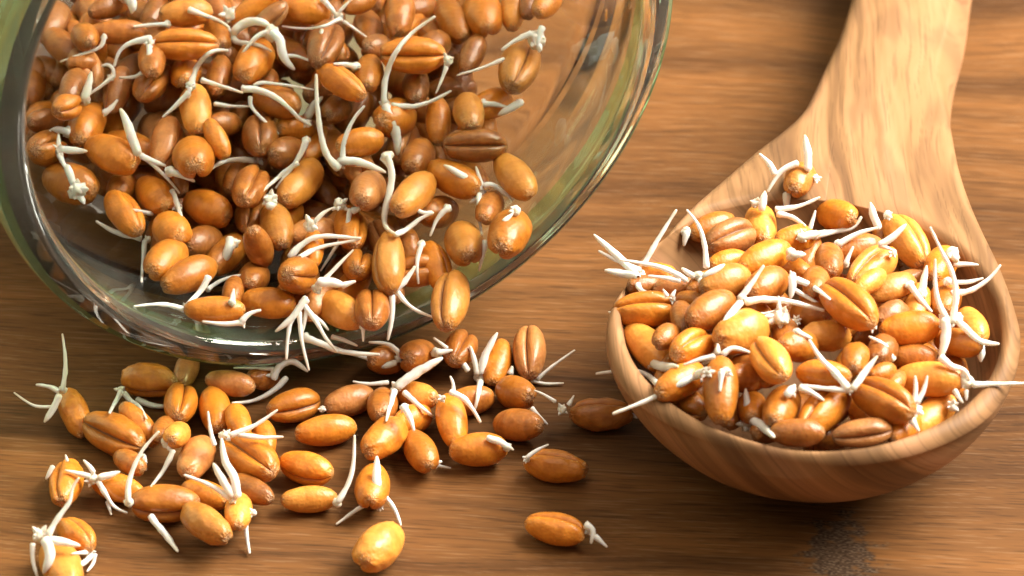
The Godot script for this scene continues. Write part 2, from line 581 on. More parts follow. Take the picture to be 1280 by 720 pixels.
func pose(g):
	# the real length, the tilt and the frame of a grain
	var t: float = g.t
	var px := t / FPX
	g.wid = g.w * px
	var img := Vector2(cos(deg_to_rad(g.dir)), sin(deg_to_rad(g.dir)))
	var flat := Vector3(img.x, 0, -img.y / sin(PITCH)).normalized()       # lying level
	var seen := Vector2(flat.dot(right), flat.dot(up)).length()
	var lt := clampf(g.l / seen, 1.62 * g.w, 2.1 * g.w)
	lt = maxf(lt, g.l)
	var c2 := clampf((g.l * g.l - g.w * g.w * 0.98) / maxf(lt * lt - g.w * g.w * 0.98, 1.0), 0.02, 1.0)
	var tilt := acos(sqrt(c2))
	var sgn := 1.0 if img.y >= 0.0 else -1.0
	if g.flip: sgn = -sgn
	var face := -ray(g.x, g.y).normalized()
	var rr := (right - face * right.dot(face)).normalized()
	var uu := face.cross(rr)
	var ax := ((rr * img.x + uu * img.y) * cos(tilt) - face * sin(tilt) * sgn).normalized()
	var v0 := (face - ax * face.dot(ax)).normalized()
	var crease := v0.rotated(ax, deg_to_rad(g.roll))
	g.len = lt * px
	g.basis = Basis(ax.cross(crease).normalized(), ax, crease)

func settle():
	for g in grains:
		if not g.has("t"):
			g.t = heap_depth(g.zone, g.x, g.y, g.w * DIST / FPX * 0.96) - g.lift * DIST / FPX
		g.t0 = g.t
		pose(g)
	for pass_ in 24:
		for i in grains.size():
			var a = grains[i]
			for j in range(i + 1, grains.size()):
				var b = grains[j]
				if absf(a.x - b.x) > 70.0 or absf(a.y - b.y) > 70.0: continue
				var pa := pt(a.x, a.y, a.t)
				var pb := pt(b.x, b.y, b.t)
				if pa.distance_squared_to(pb) > 6.4e-5: continue
				var ha: Vector3 = a.basis.y * (a.len - a.wid) * 0.5
				var hb: Vector3 = b.basis.y * (b.len - b.wid) * 0.5
				var near := Geometry3D.get_closest_points_between_segments(pa - ha, pa + ha, pb - hb, pb + hb)
				var gap: float = near[0].distance_to(near[1]) - (a.wid + b.wid) * 0.43
				if gap < 0.0:
					var push := minf(-gap, 0.0008) * 0.5
					if a.t > b.t: push = -push
					a.t -= push
					b.t += push
		for g in grains:
			g.t = clampf(g.t, g.t0 - (0.0024 if g.zone == "S" else 0.0045), g.t0 + 0.0035)
			var half: Vector3 = g.basis.y * (g.len - g.wid) * 0.5
			for k in 12:
				var p := pt(g.x, g.y, g.t)
				var bad := false
				if g.zone == "J":
					for e in [p - half, p + half]:
						if (e - mouth).dot(axis) < -0.010 and jar_radius(e) > JAR_IN - g.wid * 0.5: bad = true
						elif (e - mouth).dot(axis) < 0.004 and (e - mouth).dot(axis) > -0.010 and jar_radius(e) > 0.0366 - g.wid * 0.5: bad = true
				if p.y - absf(half.y) - g.wid * 0.47 < 0.0: bad = true
				if not bad: break
				g.t -= 0.0004

func build_grain(g):
	var p := pt(g.x, g.y, g.t)
	var o := Node3D.new()
	o.name = numbered("wheat_grain")
	add_child(o)
	o.transform = Transform3D(g.basis.orthonormalized(), p)
	tag(o, g.label, "wheat grain", g.get("deep", GROUPS[g.zone]))
	var variant := rng.randi() % kernels.size()
	var k := obj("kernel", kernels[variant], mats["skin_%d_%d" % [g.tone, rng.randi() % 3]], o)
	k.scale = Vector3(g.wid * 0.97, g.len * 1.02, g.wid * 0.97) * 0.5
	var inv := o.transform.affine_inverse()
	var plain: bool = g.sprouts.size() > 0
	for s in g.sprouts:
		if s[0] == 0: plain = false
	if plain and g.sprouts[0][0] > 0:
		var s = g.sprouts[0]
		var r: float = (absf(s[0]) * 0.55 + 1.2) * g.t / FPX
		obj("germ", lump(r, inv * pt(s[1], s[2], front(s[1], s[2], g, g.t - g.wid * 0.3) - r * 0.2)), mats.sprout, o)
	for s in g.sprouts:
		if s[0] == 0: tuft(o, inv, g, s)
		else: sprout(o, inv, g, s)

func front(u: float, v: float, own, deepest: float) -> float:      # depth of the nearest grain's skin on that ray
	var best := deepest
	for g in grains:
		var dx: float = u - g.x
		var dy: float = g.y - v
		if absf(dx) > 46.0 or absf(dy) > 46.0: continue
		var c := cos(deg_to_rad(g.dir))
		var s := sin(deg_to_rad(g.dir))
		var q := pow((dx * c + dy * s) / (g.l * 0.5), 2.0) + pow((dy * c - dx * s) / (g.w * 0.5), 2.0)
		if q < 1.0:
			best = minf(best, g.t - g.wid * 0.5 * sqrt(1.0 - q))
	return best

func sprout(o: Node3D, inv: Transform3D, g, s):
	var wide: float = absf(s[0])
	var under: bool = s[0] < 0
	var px: float = g.t / FPX
	var ctrl := PackedVector2Array()
	for k in (s.size() - 1) / 2: ctrl.append(Vector2(s[1 + k * 2], s[2 + k * 2]))
	var path := PackedVector2Array()
	var n := ctrl.size()
	for k in n - 1:
		var steps := maxi(3, int(ctrl[k].distance_to(ctrl[k + 1]) / 4.0))
		for i in steps:
			path.append(ctrl[k].cubic_interpolate(ctrl[k + 1], ctrl[maxi(k - 1, 0)], ctrl[mini(k + 2, n - 1)], float(i) / steps))
	path.append(ctrl[n - 1])
	var m := path.size()
	var base: float = g.t - (0.0 if under else g.wid * 0.35)
	var ts := PackedFloat32Array()
	for k in m:
		var u := path[k].x
		var v := path[k].y
		var t := base
		if not under:
			t = minf(base, front(u, v, g, base) - wide * 0.42 * px)
		ts.append(t)
	for pass_ in 4:
		var was := ts.duplicate()
		for k in m:
			var a := was[maxi(k - 1, 0)]
			var b := was[mini(k + 1, m - 1)]
			ts[k] = minf(was[k] + 0.00005, (a + b + was[k] * 2.0) * 0.25)
	var pts := PackedVector3Array()
	for k in m:
		var t := ts[k]
		for i in 30:
			var p := pt(path[k].x, path[k].y, t)
			if p.y >= wide * px * 0.45 and not (g.zone == "J" and (p - mouth).dot(axis) < 0.001 and jar_radius(p) > (JAR_IN if (p - mouth).dot(axis) < -0.012 else 0.0364) - wide * px * 0.5): break
			t -= 0.0004
		pts.append(pt(path[k].x, path[k].y, t))
	for pass_ in 2:
		for k in range(1, m - 1): pts[k] = pts[k] * 0.5 + (pts[k - 1] + pts[k + 1]) * 0.25
	var shoot := wide >= 10.5
	var warm := rng.randf()
	obj("shoot" if shoot else "root", tube(pts, wide * px * 0.44, shoot, warm, inv), mats.sprout, o)

func tube(pts: PackedVector3Array, r: float, shoot: bool, warm: float, inv: Transform3D) -> ArrayMesh:
	var m := pts.size()
	var sides := 10
	var rows := m + 4
	var out := PackedVector3Array()
	var cols := PackedColorArray()
	var nz := noise(rng.randi() % 10000, 700.0, 2)
	var white := Color(0.96, 0.93, 0.86).lerp(Color(0.92, 0.85, 0.72), warm * 0.7)
	var tipc := Color(0.80, 0.64, 0.40) if shoot else Color(0.74, 0.58, 0.38)
	var n := Vector3.UP
	for i in rows:
		var k := clampi(i - 1, 0, m - 1)
		if i >= m + 1: k = m - 1
		var d := (pts[mini(k + 1, m - 1)] - pts[maxi(k - 1, 0)]).normalized()
		if i == 0: n = d.cross(Vector3(0.3, 0.8, 0.5)).normalized()
		n = (n - d * n.dot(d)).normalized()
		var b := n.cross(d)
		var f := float(k) / (m - 1)
		var rad := r
		if shoot: rad *= (0.86 + 0.5 * f - 0.75 * f * f) * sqrt(maxf(0.05, 1.0 - pow(f, 5.0) * 0.75))
		else: rad *= (1.16 - 0.72 * f) * (1.0 + 0.16 * nz.get_noise_1d(k * 0.00035 * 1.0 + 3.0))
		var c := pts[k]
		if i == 0:
			rad *= 0.5
			c -= d * r * 0.4
		elif i == m + 1:
			c += d * rad * 0.55
			rad *= 0.80
		elif i == m + 2:
			c += d * rad * 0.9
			rad *= 0.42
		elif i == m + 3:
			c += d * rad * 1.0
			rad *= 0.03
		for j in sides:
			var a := TAU * j / sides
			var p := c + (n * cos(a) + b * sin(a)) * rad * (1.0 + nz.get_noise_3dv(c + (n * cos(a) + b * sin(a)) * rad) * 0.22)
			out.append(inv * p)
			var col := white.lerp(tipc, smoothstep(0.70, 1.0, f) * (0.35 + 0.45 * warm))
			col = col.lerp(Color(0.62, 0.40, 0.20), smoothstep(0.16, 0.0, f) * 0.30 * warm)
			cols.append(col)
	return grid_mesh(out, PackedVector2Array(), rows, sides, true, cols)

func tuft(o: Node3D, inv: Transform3D, g, s):                       # a knot of stubby buds at the germ
	var px: float = g.t / FPX
	var r: float = s[3] * px
	var t := front(s[1], s[2], g, g.t - g.wid * 0.2) - r * 0.25
	var c := pt(s[1], s[2], t)
	var at := inv * c
	var k := 4 + rng.randi() % 4
	var knot := SphereMesh.new()
	obj("germ", lump(r * 0.80, at), mats.sprout, o)
	var img := -ahead
	for i in k:
		var a := TAU * (i + rng.randf() * 0.7) / k
		var d := (right * cos(a) + up * sin(a) + img * rng.randf_range(0.1, 0.9)).normalized()
		var l := r * rng.randf_range(0.3, 1.15)
		var pts := PackedVector3Array()
		for q in 4: pts.append(c + d * (r * 0.30 + l * q / 3.0) + img * r * 0.15 * q * q / 9.0)
		obj("bud", tube(pts, r * rng.randf_range(0.28, 0.44), true, rng.randf() * 0.6, inv), mats.sprout, o)

func lump(r: float, at: Vector3) -> ArrayMesh:
	var nz := noise(rng.randi() % 10000, 900.0, 3)
	var pts := PackedVector3Array()
	var cols := PackedColorArray()
	for i in 10:
		for j in 14:
			var a := PI * i / 9.0
			var b := TAU * j / 14.0
			var d := Vector3(sin(a) * cos(b), cos(a), -sin(a) * sin(b))
			var k := nz.get_noise_3dv(at + d * r)
			pts.append(at + d * r * (1.0 + k * 0.55))
			cols.append(Color(0.80, 0.71, 0.58).lerp(Color(0.60, 0.40, 0.22), smoothstep(0.1, 0.5, -k) * 0.7))
	return grid_mesh(pts, PackedVector2Array(), 10, 14, true, cols)

func grains_in_jar():
	w("J", 106, 46, 38, 35, 120, 180, 0, 0, "round orange grain end tucked against the left rim with a grey root below it", [[6, 130, 46, 128, 56, 120, 62, 98, 69, 76, 77]])
	w("J", 147, 40, 72, 32, 2, 180, -14, 2, "long dull grain lying deep in shade near the top left of the jar")
	w("J", 137, 8, 56, 30, 20, 180, -4, 2, "dull amber grain at the picture's top edge beside the left rim", [[16, 158, -6, 166, 4, 165, 15]])
	w("J", 102, 79, 38, 24, 0, 180, -14, 2, "small dark grain under the grey root at the left rim")
	w("J", 92, 107, 46, 34, 65, 180, -10, 2, "brown grain behind the blunt pale shoot near the left rim", [[13, 105, 124, 111, 106, 114, 91], [-6, 139, 97, 126, 108, 108, 120]])
	w("J", 193, 18, 50, 32, 60, 180, -8, 2, "wrinkled brown grain behind the yellow one at the upper left", [])
	w("J", 232, 16, 66, 37, 5, 180, 4, 1, "bright yellow grain near the top left with a straight root running right", [[7, 209, 30, 190, 31, 168, 33], [8, 236, 12, 255, 19, 273, 25, 286, 34]])
	w("J", 231, 56, 84, 41, 180, 14, 3, 0, "longest creased grain in the jar, lying level with a looped white root left", [[9, 189, 48, 172, 51, 155, 58, 147, 68, 143, 82], [8, 186, 57, 187, 69, 182, 85, 170, 96, 150, 97], [0, 188, 54, 6], [-7, 141, 96, 142, 86, 134, 80, 124, 84], [0, 139, 97, 6], [-5, 136, 99, 124, 110, 108, 120]])
	w("J", 190, 76, 46, 36, 90, 180, -14, 2, "dark grain under the looped root left of the long creased grain")
	w("J", 272, 43, 44, 36, 110, 180, -7, 0, "orange grain half covered by a forked white shoot", [[0, 290, 44, 8], [14, 292, 40, 304, 30, 318, 26, 330, 28, 339, 37], [8, 291, 47, 297, 53, 310, 54, 326, 57, 339, 64]])
	w("J", 320, 8, 72, 30, 215, 180, 0, 0, "amber grain sloping in from the top edge with woolly white buds", [[0, 286, 18, 10]])
	w("J", 335, 24, 60, 28, 40, 40, -7, 3, "tan grain in the shade beside the sloping amber grain at the top")
	w("J", 317, 78, 62, 47, 55, 180, 0, 0, "plump grain with brown tip and one thick white shoot hooking over it", [[15, 340, 41, 350, 48, 352, 62, 356, 75, 367, 86], [8, 343, 41, 326, 42, 313, 54, 306, 63, 300, 72], [5, 356, 70, 372, 70, 396, 80]])
	w("J", 382, 13, 64, 37, -5, 180, 2, 0, "amber grain at the top edge with two crossing roots at its right end", [[9, 402, -2, 412, 8, 420, 18], [5, 425, 23, 405, 33, 380, 36, 353, 33], [5, 430, 27, 446, 38, 463, 50], [5, 425, 14, 432, 6, 441, -2], [0, 424, 20, 7]])
	w("J", 232, 93, 44, 40, 70, 180, 0, 0, "short grain below the long creased one, a pale root bending across its face", [[9, 239, 108, 242, 92, 251, 76, 267, 63, 284, 63]])
	w("J", 274, 95, 52, 33, 80, 180, -4, 2, "brown glossy grain right of the short grain crossed by a bent root")
	w("J", 245, 138, 66, 41, 95, 180, 8, 1, "yellow grain with a dark speckled tip standing upright in the heap", [[0, 238, 108, 6], [8, 236, 116, 222, 130, 204, 146], [7, 237, 110, 236, 122], [7, 252, 100, 275, 107, 303, 116]])
	w("J", 271, 174, 54, 28, -65, 180, 0, 0, "narrow orange grain squeezed right of the speckled tipped grain")
	w("J", 242, 198, 56, 54, 100, 180, 4, 0, "big broad grain with a blunt hump below the speckled tipped grain", [[10, 212, 214, 226, 219, 242, 226]])
	w("J", 206, 179, 68, 42, 75, 58, 0, 3, "tan grain with its furrow at the left beside the broad humped grain")
	w("J", 280, 155, 44, 32, 0, 180, -20, 2, "dark small grain deep between the speckled grain and the split grain")
	w("J", 325, 171, 54, 47, 270, 0, -3, 2, "brown grain split by an upright furrow with a woolly white lower tip", [[0, 322, 198, 8], [8, 317, 201, 300, 199, 280, 202, 266, 209, 257, 218]])
	w("J", 346, 127, 62, 41, -15, 180, 0, 0, "orange grain in the middle crossed by a long root ending in a bulb", [[10, 303, 111, 325, 113, 345, 122, 362, 136, 376, 150, 388, 156], [5, 318, 107, 326, 103, 355, 106, 392, 112], [6, 313, 121, 313, 132, 325, 146, 348, 167], [-6, 268, 130, 290, 133, 312, 133], [0, 384, 154, 6]])
	w("J", 369, 161, 48, 35, 0, 180, -2, 0, "stubby orange grain under the bulb of the long crossing root")
	w("J", 358, 191, 50, 42, 10, 180, -9, 2, "dull grain in shade behind the big golden grain")
	w("J", 375, 229, 72, 47, 48, 180, 4, 1, "big golden grain leaning up to the right with two roots at its lower left", [[8, 383, 176, 374, 196, 362, 213, 345, 235], [8, 372, 203, 352, 218, 326, 241]])
	w("J", 346, 282, 62, 42, 105, 180, 4, 1, "glossy grain with a spiky white crown and a brown lower tip", [[0, 338, 250, 11], [11, 334, 258, 345, 256]])
	w("J", 313, 233, 56, 45, 65, 10, -6, 2, "brown furrowed grain behind the grain with the spiky white crown")
	w("J", 259, 260, 64, 46, -25, 180, 3, 0, "glossy deep orange grain lying aslant in the middle of the heap")
	w("J", 297, 221, 52, 32, 60, 180, -14, 2, "dull grain under the curved white root in the heap's middle")
	w("J", 82, 133, 40, 34, 30, 30, 2, 0, "small round orange grain next to the largest round one on the left", [])
	w("J", 108, 157, 60, 47, 65, 180, 5, 0, "largest round orange grain on the left with a stubby white sprout", [[9, 130, 141, 139, 135, 146, 126], [0, 133, 140, 5]])
	w("J", 140, 193, 72, 47, -25, 180, 5, 0, "orange grain on the left with an upright white shoot and a long thin root", [[15, 172, 192, 166, 174, 158, 152, 151, 137], [7, 172, 193, 160, 195, 150, 198], [9, 177, 195, 190, 201, 206, 207], [6, 180, 197, 195, 209, 212, 226, 224, 241], [0, 172, 194, 7]])
	w("J", 57, 188, 52, 48, 0, -38, 2, 0, "furrowed grain against the left rim with pale knobbly sprouts", [[12, 74, 186, 90, 188, 108, 189], [7, 73, 182, 73, 168], [9, 75, 194, 79, 204, 84, 213], [0, 73, 188, 8]])
	w("J", 57, 152, 46, 34, 0, 180, -6, 2, "dim brown grain behind the left rim under a pale bud", [[11, 86, 166, 76, 162, 63, 163], [6, 63, 165, 54, 167]])
	w("J", 88, 229, 72, 52, -20, 180, -1, 0, "grain at the heap's lower left edge covered with a woolly white cluster", [[12, 84, 208, 90, 225, 97, 240], [0, 97, 238, 14]])
	w("J", 152, 234, 42, 38, 60, 180, -4, 2, "small wrinkled brown grain between three orange ones on the left")
	w("J", 156, 267, 66, 41, 125, 62, 3, 0, "yellow brown grain overhanging bare glass with pale sprouts beneath it", [[-9, 176, 297, 146, 291, 121, 277], [7, 181, 301, 179, 322, 177, 352], [0, 184, 300, 6]])
	w("J", 192, 243, 56, 44, -45, 180, 3, 0, "orange grain with a ragged white fringe running down its right side", [[9, 215, 238, 221, 254, 228, 276], [0, 222, 258, 7], [7, 190, 267, 178, 265, 166, 262]])
	w("J", 214, 288, 52, 47, -45, 180, 2, 0, "round orange grain below the white fringed one")
	w("J", 208, 324, 60, 46, 40, 180, -2, 0, "grain resting on bare glass with a greyish lower left side")
	w("J", 236, 344, 72, 43, 25, 180, 5, 0, "smooth amber grain pointing right up with a thick pale shoot under its tip", [[10, 261, 346, 251, 364, 232, 382], [7, 231, 387, 216, 382, 195, 380, 168, 383], [0, 231, 384, 5]])
	w("J", 268, 387, 74, 35, 0, 180, 0, 0, "level amber grain at the heap's lower left with a forked pale root below", [[9, 302, 402, 310, 392, 325, 388], [8, 303, 403, 280, 405, 254, 402], [0, 303, 404, 6]])
	w("J", 252, 303, 54, 42, 20, 180, -9, 2, "shaded brown grain behind the smooth amber grain pointing right up")
	w("J", 283, 318, 62, 42, 45, 180, 2, 0, "orange grain wearing a broad white shoot down its right half", [[14, 287, 298, 286, 312, 276, 334], [0, 292, 305, 8]])
	w("J", 323, 308, -54, 36, -70, 180, 0, 2, "brown grain pointing its shiny embryo tip down towards the viewer")
	w("J", 318, 346, 44, 40, 60, 180, -14, 2, "dark grain in the hollow under the shiny embryo tip", [[6, 260, 361, 284, 347, 315, 343]])
	w("J", 291, 367, 44, 28, 80, 180, -14, 2, "dull grain deep between two level grains at the front", [[8, 290, 378, 292, 362]])
	w("J", 335, 379, 70, 41, -5, 180, 3, 0, "level golden grain at the front with a white window highlight")
	w("J", 371, 344, 52, 49, 0, 8, 7, 0, "round grain with a short cut like furrow and a spray of white sprouts", [[15, 399, 352, 412, 353, 430, 356], [10, 428, 357, 443, 352], [11, 382, 372, 368, 394, 345, 414], [8, 384, 374, 366, 396, 360, 420, 358, 448], [8, 376, 376, 394, 400, 408, 424, 422, 440], [7, 374, 390, 377, 425, 386, 462], [6, 384, 385, 380, 408, 377, 420], [0, 396, 360, 8], [6, 406, 349, 424, 330, 441, 313]])
	w("J", 426, 388, 64, 45, 150, 180, 3, 1, "golden grain at the jar's mouth with a frayed pale brush at its right", [[10, 378, 421, 400, 429, 430, 440, 473, 443], [7, 392, 396, 402, 402, 410, 412], [-7, 415, 421, 430, 425, 446, 432], [0, 381, 420, 6]])
	w("J", 448, 332, 42, 41, 75, 10, 3, 0, "small ball shaped grain with a notch in its top")
	w("J", 487, 328, 78, 44, 270, 68, 3, 1, "tall glossy grain at the mouth with its furrow on the shaded left", [[7, 496, 363, 505, 376, 520, 388, 540, 396], [9, 490, 369, 490, 395, 485, 424], [10, 494, 362, 506, 352, 518, 334], [0, 490, 366, 8]])
	w("J", 545, 334, 68, 38, 110, 60, 3, 0, "tall grain at the mouth with a pale root up its left flank", [[7, 527, 305, 521, 328, 523, 354]])
	w("J", 580, 304, 58, 50, 110, 180, 4, 1, "plump golden grain near the mouth with a small pale sprout on its right edge", [[7, 607, 304, 604, 318, 599, 338]])
	w("J", 563, 376, 76, 48, 80, -42, 4, 1, "golden grain hanging lowest over the rim, bright furrow down its right")
	w("J", 636, 293, 62, 53, 62, 180, 0, 0, "grain by the right glass wall topped with white knobs", [[0, 644, 264, 8], [8, 630, 277, 640, 268]])
	w("J", 643, 220, 68, 42, -50, 180, 2, 1, "smooth golden grain against the right glass wall with a broad highlight")
	w("J", 594, 182, 78, 44, 0, 0, 3, 2, "grain with a dark gaping furrow facing out, near the right glass wall")
	w("J", 567, 223, 74, 44, -25, 180, 0, 0, "brown grain lying under a star of thick pale sprouts on the right", [[12, 600, 236, 582, 222, 556, 207], [7, 602, 232, 598, 218, 595, 209], [8, 606, 232, 616, 230, 628, 239, 641, 250], [7, 599, 243, 599, 268, 602, 293], [0, 600, 240, 8], [9, 600, 246, 588, 253]])
	w("J", 548, 152, 60, 33, 90, 180, 0, 0, "upright grain left of two similar ones above the gaping furrow")
	w("J", 586, 141, 52, 40, 100, 180, 0, 1, "short upright golden grain just above the gaping furrow")
	w("J", 517, 243, 68, 44, 45, 180, 3, 1, "golden grain pointing up right beside the S shaped white root", [])
	w("J", 460, 238, 52, 45, 60, 180, -6, 3, "tan grain behind the S shaped white root", [[11, 484, 195, 490, 214, 487, 240, 481, 264, 482, 285, 495, 293], [8, 495, 293, 510, 286, 525, 273, 541, 266], [6, 540, 266, 524, 265, 510, 249, 496, 260]])
	w("J", 438, 286, 56, 42, 100, 58, 2, 0, "furrowed grain with knobbly white top and a long thin root crossing down", [[0, 425, 255, 9], [9, 441, 264, 452, 259, 460, 247], [7, 437, 262, 433, 286, 420, 308, 401, 338]])
	w("J", 392, 311, 46, 27, 90, 180, 0, 0, "slim grain with a star shaped white top left of the knobbly one", [[0, 388, 281, 10], [7, 394, 277, 405, 265, 416, 260], [9, 362, 321, 380, 303, 402, 295, 450, 298], [7, 375, 321, 400, 309, 425, 304, 450, 299]])
	w("J", 512, 314, 56, 28, 90, 180, -6, 2, "dim grain between the tall glossy grain and the one with a root on its flank", [[8, 560, 260, 547, 272, 538, 294]])
	w("J", 465, 388, 54, 46, 90, 0, -3, 2, "shaded grain split by an upright furrow at the mouth's lower edge", [[6, 454, 408, 454, 426]])
	w("J", 548, 265, 52, 42, 10, 180, -12, 2, "dark grain in the gap beside the star of pale sprouts")
	w("J", 612, 260, 44, 34, 60, 180, -8, 2, "small brown grain in the gap below the star of pale sprouts")
	w("J", 492, 148, 56, 50, 20, 180, 2, 0, "bright orange grain wearing a thick white shoot and two long roots", [[16, 482, 133, 490, 154, 496, 172, 497, 192], [9, 480, 128, 481, 102, 492, 70, 514, 42, 543, 21], [8, 490, 132, 518, 133, 543, 125, 563, 114], [0, 482, 132, 8]])
	w("J", 450, 178, 60, 38, 10, 180, 1, 0, "glossy grain behind a pair of slender roots springing from one base", [[8, 429, 200, 429, 182, 440, 152, 455, 133], [13, 426, 201, 450, 203, 481, 215], [10, 424, 210, 409, 195, 400, 162, 396, 122, 395, 94], [10, 479, 196, 487, 208, 490, 222], [0, 424, 204, 8]])
	w("J", 420, 137, 40, 36, 40, 180, -12, 2, "dark ball of a grain behind the tall curved root", [[-13, 384, 146, 392, 132, 404, 118]])
	w("J", 523, 196, 50, 42, 60, 180, -8, 2, "dull brown grain right of the thick white shoot's tip")
	w("J", 516, 69, 80, 48, 0, 4, 4, 0, "large furrowed grain crossed by one long curved root near the top", [[0, 560, 76, 8], [6, 558, 84, 552, 100, 545, 116]])
	w("J", 470, 60, 40, 36, 0, 180, -8, 3, "wrinkled grey brown grain at the left end of the large furrowed one")
	w("J", 427, 103, 68, 36, 145, 68, 4, 0, "shiny orange grain with a side furrow left of the curved root")
	w("J", 461, 91, 48, 37, 80, 180, 0, 0, "small wrinkled orange grain between the shiny side furrowed grain and curved root", [[9, 445, 84, 430, 80, 418, 80]])
	w("J", 460, 37, 52, 40, 100, 180, -6, 2, "dim amber grain left above the large furrowed grain")
	w("J", 500, 17, 60, 39, 85, 180, -2, 2, "amber grain standing at the top edge above the large furrowed grain")
	w("J", 566, 25, 64, 42, -60, 180, 0, 0, "long brown grain slanting down at the top with a pale tip")
	w("J", 405, 57, 62, 45, 70, 18, -3, 2, "furrowed brown grain under crossing roots near the top", [[5, 402, 39, 401, 78]])
	w("J", 603, 15, 64, 50, -75, 180, -3, 0, "broad dull orange grain at the top right of the heap")
	w("J", 642, 10, 58, 33, 85, 180, 2, 1, "slim golden grain at the top edge near the right glass wall")
	w("J", 684, 4, 44, 32, 45, 180, 1, 0, "orange grain at the top edge touching the right glass wall")
	w("J", 662, 3, 44, 26, 80, 180, -4, 2, "brown grain wedged between two golden ones at the top right")
	w("J", 590, 68, 54, 31, 65, 180, -5, 2, "shaded brown grain with one bright streak right of the large furrowed grain")
	w("J", 648, 84, 70, 52, 70, 16, 2, 1, "big furrowed golden grain by the right wall under a white woolly mass", [[0, 671, 50, 14], [9, 664, 42, 645, 50, 628, 62], [6, 630, 74, 602, 85, 572, 94], [10, 678, 34, 672, 50, 674, 64]])
	w("J", 520, 109, 44, 35, 90, 180, -6, 2, "brown grain under the right end of the large furrowed grain")
	w("J", 614, 130, 54, 38, 20, 180, -5, 0, "orange grain by the right wall with two short blunt white sprouts", [[9, 604, 130, 618, 130, 634, 134], [13, 652, 127, 640, 134, 624, 143]])
	w("J", 541, 45, 48, 36, 120, 180, -14, 2, "dark grain in the gap right of the curved root's tip")
	w("J", 449, 4, 44, 28, 20, 180, -3, 0, "amber grain cut by the top edge beside the crossing roots")
	w("J", 540, 60, 50, 38, 40, 180, -16, 2, "dark brown grain deep behind the large furrowed grain")
	w("J", 300, 145, 40, 30, 70, 180, -18, 2, "dim grain below the long crossing root's start")

